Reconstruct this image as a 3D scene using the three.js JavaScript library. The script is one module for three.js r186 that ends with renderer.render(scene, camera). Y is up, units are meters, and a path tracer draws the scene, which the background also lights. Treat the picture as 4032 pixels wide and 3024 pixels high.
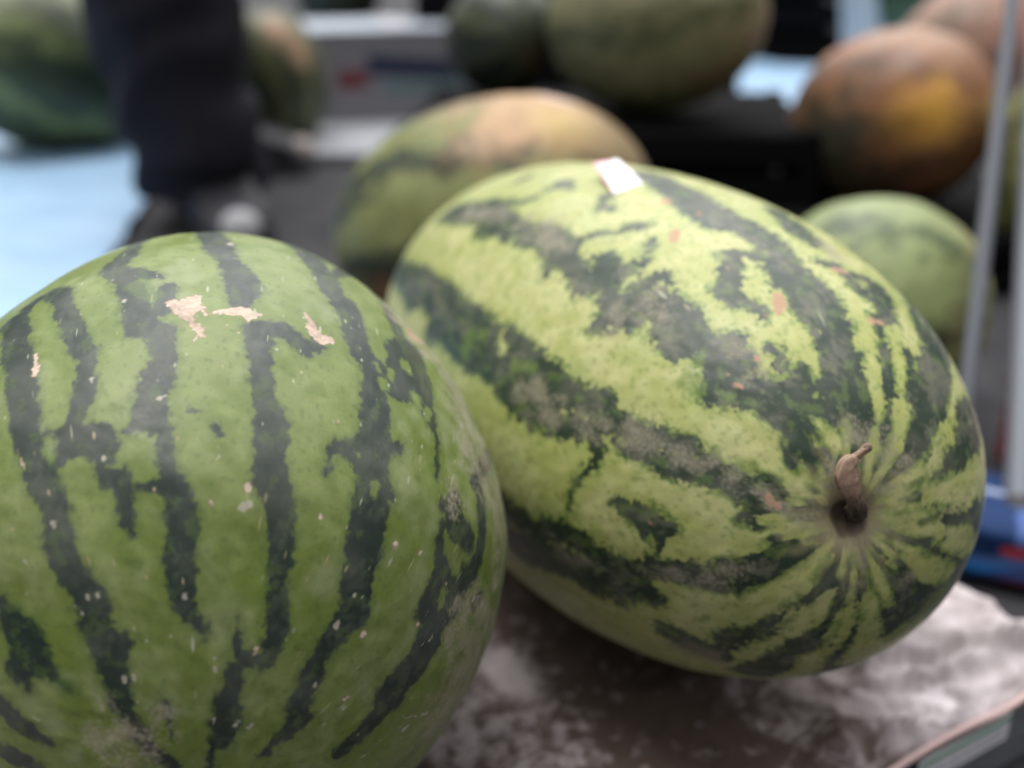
import * as THREE from 'three';
import { createNoise3D } from 'simplex-noise';
import { RoundedBoxGeometry } from 'three/addons/geometries/RoundedBoxGeometry.js';
import { mergeGeometries, mergeVertices } from 'three/addons/utils/BufferGeometryUtils.js';
import { MarchingCubes } from 'three/addons/objects/MarchingCubes.js';

// ------------------------------------------------------------------ camera, sky, sun, exposure
const scene = new THREE.Scene();
const camera = new THREE.PerspectiveCamera(40, 4 / 3, 0.02, 200);
camera.position.set(0, 0.4138, 0);
camera.rotation.x = THREE.MathUtils.degToRad(-24);
camera.focus = 0.350;
camera.userData.fStop = 4.0;
const renderer = new THREE.WebGLRenderer({ antialias: true });
renderer.toneMapping = THREE.LinearToneMapping;
renderer.toneMappingExposure = 1.68;
renderer.shadowMap.enabled = true;

{ // overcast sky: brightest overhead, dimmer towards the roofs of the market
  const w = 64, h = 32, d = new Float32Array(w * h * 4);
  for (let y = 0; y < h; y++) for (let x = 0; x < w; x++) {
    const el = ((y + 0.5) / h - 0.5) * Math.PI, s = Math.sin(el);
    const az = ((x + 0.5) / w - 0.5) * 2 * Math.PI, ahead = Math.cos(el) * -Math.sin(az), back = Math.max(0, ahead * 0.64 + s * 0.77); // added bright lobe high ahead; sky behind dimmed to deepen contrast on the melons
    const v = s > 0 ? (0.035 + 1.3 * Math.pow(s, 2)) * (0.8 + 0.25 * ahead) + 2.1 * Math.pow(back, 7) : 0.04;
    const i = (y * w + x) * 4;
    d[i] = v * 0.985; d[i + 1] = v * 0.985; d[i + 2] = v * 1.0; d[i + 3] = 1;
  }
  const t = new THREE.DataTexture(d, w, h, THREE.RGBAFormat, THREE.FloatType);
  t.mapping = THREE.EquirectangularReflectionMapping; t.magFilter = THREE.LinearFilter; t.needsUpdate = true;
  scene.background = t; scene.environment = t;
}
const sun = new THREE.DirectionalLight(new THREE.Color(1, 0.97, 0.92), 0.9);
sun.position.set(-1.0, 4.0, -0.9);
sun.castShadow = true; sun.shadow.radius = 45; sun.shadow.mapSize.set(2048, 2048);
Object.assign(sun.shadow.camera, { left: -3, right: 3, top: 3, bottom: -3, near: 0.1, far: 12 });
scene.add(sun, sun.target); sun.target.position.set(0, 0, -0.8);

// ------------------------------------------------------------------ helpers
let seed = 20240611;
const rnd = () => { seed |= 0; seed = seed + 0x6D2B79F5 | 0; let t = Math.imul(seed ^ seed >>> 15, 1 | seed); t = t + Math.imul(t ^ t >>> 7, 61 | t) ^ t; return ((t ^ t >>> 14) >>> 0) / 4294967296; };
const N3 = createNoise3D(rnd);
const V = (x, y, z) => new THREE.Vector3(x, y, z);
const clamp = (x, a = 0, b = 1) => Math.min(b, Math.max(a, x));
const sstep = (a, b, x) => { const t = clamp((x - a) / (b - a)); return t * t * (3 - 2 * t); };
const fbm = (x, y, z, o = 3) => { let s = 0, a = 0.5; for (let i = 0; i < o; i++) { s += a * N3(x, y, z); x *= 2.03; y *= 2.03; z *= 2.03; a *= 0.5; } return s; };
const enc = (v) => { v = clamp(v); return 255 * (v < 0.0031308 ? 12.92 * v : 1.055 * Math.pow(v, 1 / 2.4) - 0.055); };
const taken = {};
function numbered(name) { const n = taken[name] = (taken[name] ?? -1) + 1; return n ? `${name}_${String(n).padStart(3, '0')}` : name; }
function shade(o) { o.castShadow = o.receiveShadow = true; return o; }
function tag(o, label, category, group) { o.userData.label = label; o.userData.category = category; if (group) o.userData.group = group; return o; }
function thing(name, [x, y, z], turn, label, category, group) {
  const g = new THREE.Group(); g.name = numbered(name); g.position.set(x, y, z); g.rotation.y = turn; scene.add(g);
  return tag(g, label, category, group);
}
function part(name, geo, mat, parent) { const m = shade(new THREE.Mesh(geo, mat)); m.name = name; parent.add(m); return m; }
function structure(name, geo, mat) { const m = shade(new THREE.Mesh(geo, mat)); m.name = name; m.userData.kind = 'structure'; scene.add(m); return m; }
const mat = (r, g, b, rough = 0.7, extra = {}) => new THREE.MeshPhysicalMaterial({ color: new THREE.Color().setRGB(r, g, b), roughness: rough, ...extra });
function texture(w, h, f, srgb = true) { // f(u, v, out) fills linear r, g, b
  const d = new Uint8Array(w * h * 4), o = [0, 0, 0];
  for (let y = 0; y < h; y++) for (let x = 0; x < w; x++) {
    f((x + 0.5) / w, (y + 0.5) / h, o);
    const i = (y * w + x) * 4;
    for (let k = 0; k < 3; k++) d[i + k] = srgb ? enc(o[k]) : 255 * clamp(o[k]);
    d[i + 3] = 255;
  }
  const t = new THREE.DataTexture(d, w, h); t.magFilter = t.minFilter = THREE.LinearFilter; t.wrapS = t.wrapT = THREE.RepeatWrapping;
  if (srgb) t.colorSpace = THREE.SRGBColorSpace;
  t.needsUpdate = true; return t;
}
function box(w, h, d, r = 0.003) { return new RoundedBoxGeometry(w, h, d, 2, Math.min(r, w / 2.1, h / 2.1, d / 2.1)); }
function bar(a, b, r0, r1 = r0, seg = 20) {
  const L = a.distanceTo(b), g = new THREE.CylinderGeometry(r1, r0, L, seg, 1);
  g.translate(0, L / 2, 0);
  g.applyQuaternion(new THREE.Quaternion().setFromUnitVectors(V(0, 1, 0), b.clone().sub(a).normalize()));
  return g.translate(a.x, a.y, a.z);
}

// ------------------------------------------------------------------ ground, cloth-covered box
{
  const asphalt = texture(512, 512, (u, v, o) => {
    const a = u * 6.283, b = v * 6.283, x = Math.cos(a), y = Math.sin(a), z = Math.cos(b), w = Math.sin(b);
    const n = fbm(x * 2 + z, y * 2 + w, z * 2 - w * 0.7, 4), f = N3(u * 160, v * 160, 3);
    const k = 0.036 + 0.022 * n + 0.012 * f + (f > 0.75 ? 0.03 : 0);
    o[0] = k * 1.0; o[1] = k * 0.98; o[2] = k * 1.1;
  });
  asphalt.repeat.set(40, 40);
  structure('ground', new THREE.PlaneGeometry(60, 60).rotateX(-Math.PI / 2), new THREE.MeshStandardMaterial({ map: asphalt, roughness: 0.9 }));
}

// table frame: corner nearest the right border, one side running left along the front, one running back
const corner = V(0.295, 0, -0.448), alongFront = V(-0.86, 0, 0.51).normalize(), alongSide = V(-0.51, 0, -0.86).normalize();
const TT = 0.06, FL = 0.8, SL = 0.54;
const onTable = (s, t, y) => V(0, y, 0).addScaledVector(alongFront, s).addScaledVector(alongSide, t).add(V(corner.x, 0, corner.z));
{
  const turn = Math.atan2(-alongFront.z, alongFront.x); // local x runs along the front edge, away from the corner
  const c = onTable(FL / 2, SL / 2, 0);
  const g = thing('low_box', [c.x, 0, c.z], turn, 'low grey plastic box under the stained cloth, with a white printed strip on its side', 'box');
  const grey = new THREE.MeshPhysicalMaterial({ map: texture(256, 64, (u, v, o) => { const n = 0.19 + 0.05 * fbm(u * 14, v * 5, 1) - (N3(u * 40, v * 9, 7) > 0.72 ? 0.1 : 0); o[0] = n; o[1] = n * 1.04; o[2] = n * 1.1; }), roughness: 0.45 });
  part('body', box(FL, TT - 0.006, SL, 0.004).translate(0, (TT - 0.006) / 2, 0), grey, g);
  part('rim', box(FL + 0.006, 0.008, SL + 0.006, 0.003).translate(0, TT - 0.0095, 0), mat(0.24, 0.25, 0.27, 0.4), g);
  // printed strip on the front side: green line above rows of small grey print
  const cv = document.createElement('canvas'); cv.width = 512; cv.height = 128; const x = cv.getContext('2d');
  x.fillStyle = '#f1f0f4'; x.fillRect(0, 0, 512, 128); x.fillStyle = '#3f9a72'; x.fillRect(0, 0, 512, 22);
  x.fillStyle = '#8a8a98';
  for (let r = 0; r < 2; r++) for (let i = 0; i < 20; i++) if (rnd() < 0.85) { const w = 10 + rnd() * 7; x.fillRect(24 + i * 23, 48 + r * 38, w, 5); x.fillRect(26 + i * 23, 56 + r * 38, w * 0.7, 9); x.fillRect(24 + i * 23 + w * 0.4, 46 + r * 38, 4, 22); }
  const ct = new THREE.CanvasTexture(cv); ct.colorSpace = THREE.SRGBColorSpace;
  const strip = new THREE.PlaneGeometry(0.066, 0.015);
  const lm = part('printed_strip', box(0.068, 0.017, 0.0016, 0.0006), mat(0.82, 0.82, 0.84, 0.4), g);
  // the front side is at local z = -SL/2
  const sx = -FL / 2 + 0.088;
  lm.position.set(sx, TT - 0.0205, -SL / 2 - 0.0042); lm.rotation.y = Math.PI;
  const pr = part('print', strip, new THREE.MeshStandardMaterial({ map: ct, roughness: 0.4 }), lm); pr.position.z = 0.0011;
}
{ // cloth: one wrinkled sheet with thickness, hanging a little over the rim
  const nx = 260, nz = 190, x0 = -0.004, P = [], UV = [], I = [], T = 0.0018;
  const hgt = (s, t) => {
    const right = sstep(0.26, 0.14, s);
    let y = 0.0012 * fbm(s * 40, t * 40, 2) + 0.0006 * N3(s * 160, t * 160, 5);
    const r1 = 1 - Math.abs(N3(s * 9 + 2, t * 16, 9)); y += right * 0.010 * Math.pow(r1, 4);
    const r2 = 1 - Math.abs(N3(s * 22 - t * 14, t * 20 + s * 9, 21)); y += right * 0.0048 * Math.pow(r2, 3);
    // long fold near the corner
    const dF = t - 0.006 - 0.42 * s + 0.002 * N3(s * 40, t * 40, 3); y += 0.008 * sstep(-0.0025, 0.0015, dF) * sstep(0.035, 0.004, dF) * sstep(0.125, 0.085, s);
    const e = Math.min(s - x0, t - x0, FL + 0.004 - s, SL + 0.004 - t);
    return TT - 0.003 + y * sstep(0, 0.012, e) + 0.0022 * sstep(0.0, 0.008, e) - 0.0012;
  };
  for (let side = 0; side < 2; side++) for (let j = 0; j <= nz; j++) for (let i = 0; i <= nx; i++) {
    const q = (i / nx), s = x0 + (FL + 0.008) * q * (0.35 + 0.65 * q), t = x0 + (SL + 0.008) * j / nz;
    const wob = 0.0025 * N3(s * 25, t * 25, 31);
    const ed = Math.min(s - x0, t - x0);
    const p = onTable(s + (ed < 0.03 ? wob : 0), t + (ed < 0.03 ? wob * 0.8 : 0), hgt(s, t) - side * T);
    P.push(p.x, p.y, p.z); UV.push(s, t);
  }
  const id = (k, i, j) => k * (nx + 1) * (nz + 1) + j * (nx + 1) + i;
  const quad = (a, b, c, d, f) => f ? I.push(a, b, c, b, d, c) : I.push(a, c, b, b, c, d);
  for (let j = 0; j < nz; j++) for (let i = 0; i < nx; i++) { quad(id(0, i, j), id(0, i + 1, j), id(0, i, j + 1), id(0, i + 1, j + 1), true); quad(id(1, i, j), id(1, i + 1, j), id(1, i, j + 1), id(1, i + 1, j + 1), false); }
  for (let i = 0; i < nx; i++) { quad(id(0, i, 0), id(0, i + 1, 0), id(1, i, 0), id(1, i + 1, 0), false); quad(id(0, i, nz), id(0, i + 1, nz), id(1, i, nz), id(1, i + 1, nz), true); }
  for (let j = 0; j < nz; j++) { quad(id(0, 0, j), id(0, 0, j + 1), id(1, 0, j), id(1, 0, j + 1), true); quad(id(0, nx, j), id(0, nx, j + 1), id(1, nx, j), id(1, nx, j + 1), false); }
  const g = new THREE.BufferGeometry(); g.setAttribute('position', new THREE.Float32BufferAttribute(P, 3)); g.setAttribute('uv', new THREE.Float32BufferAttribute(UV, 2)); g.setIndex(I); g.computeVertexNormals();
  const tx = texture(1600, 1100, (u, v, o) => {
    const s = u * 0.8, t = v * 0.55;
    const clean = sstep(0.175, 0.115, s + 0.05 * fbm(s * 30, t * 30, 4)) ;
    const n = fbm(s * 62, t * 62, 11, 3) + 0.3 * N3(s * 170 + 3 * N3(s * 60, t * 60, 2), t * 170, 3) - 0.35 * sstep(0.055, 0.0, Math.abs(s - 0.215) - 0.0) - 0.3 * sstep(0.1, 0.14, t) * sstep(0.235, 0.20, s);  // stain browner under the pale melon, with contact shade put into its colour
    let white = sstep(-0.15, 0.75, n + 0.22 * N3(s * 11, t * 11, 6) + 0.25 * sstep(0.25, 0.3, s));
    white = clamp(white * 0.62 + 0.05);
    // one paler streak between the two melons
    const dx = s - 0.262, dz = t - 0.14; white = Math.max(white, 1.0 * sstep(0.028, 0.008, Math.hypot(dx * 1.5, dz * 0.8) + 0.01 * n));
    white = Math.max(white, 1.45 * sstep(0.024, 0.008, Math.hypot(s - 0.094, (t - 0.013) * 1.3) + 0.012 * fbm(s * 70, t * 70, 41)));  // bright spot: an overexposed highlight painted into the cloth colour
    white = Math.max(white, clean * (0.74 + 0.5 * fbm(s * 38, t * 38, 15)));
    const f = 1 + 0.13 * N3(s * 420, t * 420, 1);
    const br = [0.078, 0.048, 0.037], wh = [0.60, 0.53, 0.545];
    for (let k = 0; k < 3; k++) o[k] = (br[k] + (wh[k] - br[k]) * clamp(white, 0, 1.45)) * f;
  });
  tx.repeat.set(1 / 0.8, 1 / 0.55);
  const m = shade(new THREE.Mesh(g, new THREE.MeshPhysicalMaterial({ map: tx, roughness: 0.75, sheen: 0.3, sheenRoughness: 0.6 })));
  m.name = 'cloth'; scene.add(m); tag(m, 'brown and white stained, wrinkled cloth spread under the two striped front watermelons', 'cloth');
  // selvedge along the front
  const cur = new THREE.CatmullRomCurve3(Array.from({ length: 24 }, (_, i) => onTable(0.005 + i * 0.03, -0.0055 + 0.001 * Math.sin(i * 2.3), TT - 0.0042)));
  part('hem', new THREE.TubeGeometry(cur, 120, 0.0018, 8), mat(0.62, 0.44, 0.42, 0.7), m);
}

// ------------------------------------------------------------------ watermelons
// spec: centre, axis, a (half length), b (radius), n (bluntness), pole (end that the stripes run to)
function strokesOf() {
  const list = [];
  const f = {};
  for (const k of 'dlmptwk') f[k] = (...q) => { const s = { k, p: [] }; for (let i = 0; i < q.length; i += 3) s.p.push([q[i] / 4, q[i + 1] / 4, q[i + 2] / 1e4]); if (s.p.length === 1 && 'pw'.includes(k)) { const [lo, la, w] = s.p[0], h = w / 0.12 * 57 * 0.7; s.p = [[lo, la - h, w * 0.62], [lo, la + h, w * 0.7]]; } list.push(s); };
  return [list, f];
}
function watermelon(name, spec, label, category, group) {
  const g = thing(name, spec.c, 0, label, category, group);
  const ax = V(...spec.axis).normalize(), dp = spec.pole ? V(...spec.pole).normalize() : ax.clone();
  const e1 = (Math.abs(dp.y) < 0.9 ? V(0, 1, 0) : V(0, 0, 1)).cross(dp).normalize(), e2 = dp.clone().cross(e1);
  g.quaternion.setFromRotationMatrix(new THREE.Matrix4().makeBasis(e1, dp, e2.clone().negate()));
  const inv = g.quaternion.clone().invert(), la = ax.clone().applyQuaternion(inv);
  const { a, b, n } = spec, off = spec.seed ?? 0;
  const reach = (x, y, z) => {
    const t = Math.abs(x * la.x + y * la.y + z * la.z), q = Math.sqrt(Math.max(0, 1 - t * t));
    let r = Math.pow(Math.pow(t / a, n) + Math.pow(q / b, n), -1 / n);
    return r;
  };
  const R0 = b;
  const radius = (x, y, z) => {
    let r = reach(x, y, z);
    r += R0 * (spec.lump ?? 0.006) * fbm(x * 2.2 + off, y * 2.2, z * 2.2, 2) + 0.00018 * N3(x * 26, y * 26, z * 26 + off);
    if (spec.dimple) { const s = Math.acos(clamp(y, -1, 1)) * r; r -= spec.dimple * Math.exp(-Math.pow(s / 0.0075, 2)) + 0.0035 * Math.exp(-Math.pow(s / 0.022, 2)); }
    return r;
  };
  const dir = (u, v) => { const lon = u * 2 * Math.PI, lat = (v - 0.5) * Math.PI, c = Math.cos(lat); return [c * Math.cos(lon), Math.sin(lat), -c * Math.sin(lon)]; };
  const nu = spec.nu ?? 96, nv = spec.nv ?? 64, P = [], UV = [], I = [];
  for (let j = 0; j <= nv; j++) for (let i = 0; i <= nu; i++) {
    let v = j / nv; if (spec.dimple) v = 1 - Math.pow(1 - v, 1.35);
    const d = dir(i === nu ? 0 : i / nu, v), r = radius(...d);
    P.push(d[0] * r, d[1] * r, d[2] * r); UV.push(i / nu, v);
  }
  for (let j = 0; j < nv; j++) for (let i = 0; i < nu; i++) { const p = j * (nu + 1) + i, q = p + nu + 1; if (j > 0) I.push(p, p + 1, q); if (j < nv - 1) I.push(p + 1, q + 1, q); }
  const geo = new THREE.BufferGeometry(); geo.setAttribute('position', new THREE.Float32BufferAttribute(P, 3)); geo.setAttribute('uv', new THREE.Float32BufferAttribute(UV, 2)); geo.setIndex(I); geo.computeVertexNormals();
  { const nn = geo.attributes.normal; for (let j = 0; j <= nv; j++) { const p = j * (nu + 1), q = p + nu, m = V().fromBufferAttribute(nn, p).add(V().fromBufferAttribute(nn, q)).normalize(); nn.setXYZ(p, m.x, m.y, m.z); nn.setXYZ(q, m.x, m.y, m.z); } }
  // rind pattern
  const toLocal = ([lo, la2, w]) => { const d = dir(lo / 360, la2 / 180 + 0.5), r = reach(...d); return [d[0] * r, d[1] * r, d[2] * r, w]; };
  const strokes = (spec.strokes ?? []).map((s) => {
    const p = s.p.map(toLocal), c = [0, 1, 2].map((k) => p.reduce((q, e) => q + e[k], 0) / p.length);
    return { k: s.k, p, c, r: Math.max(...p.map((e) => Math.hypot(e[0] - c[0], e[1] - c[1], e[2] - c[2]) + e[3])) };
  });
  const dist = (s, x, y, z, pad) => { // signed: positive inside the stroke
    const A = x - s.c[0], B = y - s.c[1], C = z - s.c[2], rr = s.r + pad;
    if (A * A + B * B + C * C > rr * rr) return -1;
    let best = -1; const p = s.p;
    if (p.length === 1) return p[0][3] - Math.hypot(x - p[0][0], y - p[0][1], z - p[0][2]);
    for (let i = 1; i < p.length; i++) {
      const q = p[i - 1], e = p[i], dx = e[0] - q[0], dy = e[1] - q[1], dz = e[2] - q[2];
      const t = clamp(((x - q[0]) * dx + (y - q[1]) * dy + (z - q[2]) * dz) / (dx * dx + dy * dy + dz * dz + 1e-12));
      const v = q[3] + (e[3] - q[3]) * t - Math.hypot(x - q[0] - dx * t, y - q[1] - dy * t, z - q[2] - dz * t);
      if (v > best) best = v;
    }
    return best;
  };
  const seen = spec.seen && V(...spec.seen).normalize().applyQuaternion(inv);
  const patches = (spec.patches ?? []).map((p) => ({ d: V(...p.at).normalize().applyQuaternion(inv), s: p.size, c: p.color, k: p.k ?? 1 }));
  const nS = spec.stripes ?? 11, S = spec.look;
  const W = spec.tw ?? 384, H = W / 2, e = spec.edge;
  const col = new Uint8Array(W * H * 4), rgh = new Uint8Array(W * H * 4);
  const mix = (o, c, k) => { for (let q = 0; q < 3; q++) o[q] += (c[q] - o[q]) * k; };
  for (let py = 0; py < H; py++) for (let px = 0; px < W; px++) {
    const u = (px + 0.5) / W, v = (py + 0.5) / H, d = dir(u, v), r = reach(...d), x = d[0] * r, y = d[1] * r, z = d[2] * r;
    const lowN = fbm(x * 22 + off, y * 22, z * 22, 3), midN = N3(x * 90 + off, y * 90, z * 90), fine = N3(x * 420, y * 420, z * 420 + off), vf = N3(x * 1100, y * 1100, z * 1100);
    // stripes that wander along the meridians on the side away from the photographed one
    const lon = u * 2 * Math.PI, wob = 0.35 * N3(x * 14 + off, y * 9, z * 14) + 0.12 * N3(x * 50, y * 40 + off, z * 50);
    const gen = (Math.cos(lon * nS + wob * nS * 0.5) - (spec.bias ?? 0.2) + 0.55 * N3(x * 55, y * 40, z * 55 + off)) * 0.006;
    let f = gen, green = 0; const sP = spec.dimple ? Math.acos(clamp(d[1], -1, 1)) * r : 1;
    const skin = [0, 0, 0, 0];
    const fine2 = spec.dimple ? clamp(Math.acos(clamp(d[1], -1, 1)) * r / 0.085, 0.3, 1) : 1;
    const jag = fine2 * e.amp * (0.6 * N3(x * e.f, y * e.f * e.along, z * e.f + off) + 0.4 * N3(x * e.f * 2.6, y * e.f * e.along * 2.6, z * e.f * 2.6)) + fine2 * e.amp2 * fine;
    if (seen) {
      const k = sstep(spec.from ?? -0.3, (spec.from ?? -0.3) + 0.15, d[0] * seen.x + d[1] * seen.y + d[2] * seen.z);
      if (k > 0) {
        let tr = -0.012;
        for (const s of strokes) {
          const w = dist(s, x, y, z, 0.012);
          if (w <= -0.012) continue;
          if (s.k === 'd') tr = Math.max(tr, w); else if (s.k === 'l') tr = Math.min(tr, -w); else if (s.k === 'm') green = Math.max(green, sstep(-0.001, 0.0015, w + jag * 0.8));
          else { const h = sstep(s.k === 't' ? -0.004 : -0.0003, s.k === 't' ? 0.004 : 0.0005, w + (s.k === 't' ? 0.003 * midN + 0.002 * fine : 0.0007 * midN + 0.0006 * fine)); const q = 'ptwk'.indexOf(s.k); skin[q] = Math.max(skin[q], h); }
        }
        f = gen + (tr - gen) * k;
      }
    }
    f += jag;
    const rag = N3(x * 300, y * 230, z * 300 + off) + 0.5 * N3(x * 640, y * 520, z * 640); f += e.rag * rag * sstep(0.009, 0.001, Math.abs(f)) * fine2;
    if (sP < 0.08) f += -0.0005 * sstep(0.06, 0.03, sP) + 0.0011 * Math.sin(lon * 27 + 4 * N3(x * 30, y * 30, z * 30)) * sstep(0.08, 0.04, sP) * sstep(0.004, 0.02, sP);
    const o = [0, 0, 0];
    mix(o, S.light, 1); mix(o, S.light2, sstep(-0.35, 0.45, lowN + 0.25 * midN));
    mix(o, S.mid, e.spots * sstep(e.spot, e.spot + 0.45, N3(x * 230, y * 170 + 5, z * 230) + 0.35 * fine));
    const dark = S.dark.slice(); mix(dark, S.dark2, sstep(-0.25, 0.5, lowN + 0.3 * midN));
    mix(dark, S.mid, 0.42 * sstep(0.25, 0.8, N3(x * 130 + 9, y * 55, z * 130) + 0.3 * fine) + 0.3 * green);
    mix(dark, S.scuff, (spec.scuff ?? 0) * sstep(0.05, 0.75, 0.8 * N3(x * 60 + 4, y * 26, z * 60) + 0.5 * N3(x * 260, y * 90, z * 260) + 0.15 * vf));
    mix(o, S.haze, (spec.haze ?? 0) * sstep(0.0, 0.7, fbm(x * 26 + 7, y * 17, z * 26, 3) + 0.25 * midN));
    const hl = e.halo * sstep(-0.0035, -0.0004, f) * sstep(0.15, 0.5, 0.5 + 0.7 * midN);
    mix(o, S.mid, hl);
    mix(o, dark, sstep(-e.soft, e.soft, f));
    if (green) mix(o, S.mid, 0.75 * green * (0.75 + 0.25 * fine));
    for (const p of patches) {
      const c = d[0] * p.d.x + d[1] * p.d.y + d[2] * p.d.z, an = Math.acos(clamp(c, -1, 1));
      mix(o, p.c, p.k * sstep(p.s * 1.25, p.s * 0.05, an + 0.5 * p.s * lowN + 0.15 * p.s * midN));
    }
    if (skin[1]) mix(o, S.tan, 0.7 * skin[1] * clamp(0.75 + 0.5 * midN + 0.3 * fine));
    if (skin[0]) { const q = clamp(0.55 + 0.6 * midN + 0.35 * fine); mix(o, [0.42 + 0.24 * q, 0.31 + 0.20 * q, 0.24 + 0.17 * q], skin[0] * 0.95); mix(o, [0.19, 0.13, 0.07], 0.55 * sstep(0.05, 0.4, skin[0]) * sstep(0.95, 0.5, skin[0])); }
    if (skin[2]) mix(o, [0.46, 0.42, 0.34], skin[2] * 0.85);
    if (skin[3]) mix(o, [0.50, 0.27, 0.19], skin[3] * 0.8);
    if (spec.dimple) { // corky ring round the stem
      const s = Math.acos(clamp(d[1], -1, 1)) * r, ring = s + 0.0015 * midN;
      mix(o, [0.47, 0.43, 0.22], 0.35 * sstep(0.030, 0.012, ring + 0.006 * Math.sin(lon * 19 + 2 * midN))); mix(o, [0.36, 0.29, 0.18], 0.5 * sstep(0.016, 0.009, ring)); mix(o, [0.095, 0.066, 0.046], 0.95 * sstep(0.0080, 0.0058, ring));
    }
    if (skin[1] > 0.02 && fine > 0.35) mix(o, [0.36, 0.33, 0.26], 0.25 * skin[1]);
    const dust = spec.bloom ? spec.bloom * clamp(0.5 + 0.9 * lowN) : 0; mix(o, [0.34, 0.35, 0.30], dust);
    const g2 = 1 + 0.055 * fine + 0.06 * vf + 0.05 * midN;
    const i = (py * W + px) * 4;
    for (let q = 0; q < 3; q++) col[i + q] = enc(o[q] * g2);
    col[i + 3] = 255;
    const ro = clamp((spec.rough ?? 0.46) + 0.14 * lowN + 0.05 * fine + 0.25 * Math.max(skin[0], skin[1] * 0.6, skin[3])) * 255;
    rgh[i] = rgh[i + 1] = rgh[i + 2] = ro; rgh[i + 3] = 255;
  }
  // pale freckles: short dashes that run along the meridians
  for (let k = 0; k < (spec.freckles ?? 0); k++) {
    const u0 = rnd(), v0 = Math.asin(rnd() * 1.9 - 0.95) / Math.PI + 0.5, L = 0.0008 + 0.0026 * Math.pow(rnd(), 3), w = 0.00032 + 0.0004 * rnd(), al = 0.35 + 0.6 * rnd(), cl = Math.cos((v0 - 0.5) * Math.PI);
    const c = rnd() < 0.3 ? [0.42, 0.33, 0.2] : [0.42, 0.44, 0.33];
    const rv = Math.ceil((L / b / Math.PI) * H) + 1, ru = Math.ceil((w / b / 6.283 / Math.max(0.15, cl)) * W) + 2;
    for (let yy = -rv; yy <= rv; yy++) for (let xx = -ru; xx <= ru; xx++) {
      const px = ((Math.round(u0 * W) + xx) % W + W) % W, py = Math.round(v0 * H) + yy; if (py < 0 || py >= H) continue;
      const dx = (xx / W) * 6.283 * b * cl / w, dy = (yy / H) * Math.PI * b / L, m = al * sstep(1.15, 0.4, Math.hypot(dx, dy)); if (m <= 0) continue;
      const i = (py * W + px) * 4; for (let q = 0; q < 3; q++) col[i + q] += (enc(c[q]) - col[i + q]) * m;
    }
  }
  const tx = (d, s) => { const t = new THREE.DataTexture(d, W, H); t.magFilter = t.minFilter = THREE.LinearFilter; t.wrapS = THREE.RepeatWrapping; if (s) t.colorSpace = THREE.SRGBColorSpace; t.needsUpdate = true; return t; };
  const m = new THREE.MeshPhysicalMaterial({ map: tx(col, true), roughnessMap: tx(rgh), roughness: 1, specularIntensity: 0.9, sheen: spec.sheen ?? 0.2, sheenRoughness: 0.45, sheenColor: new THREE.Color(0.8, 0.84, 0.78) });
  part('rind', geo, m, g);
  return g;
}

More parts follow.
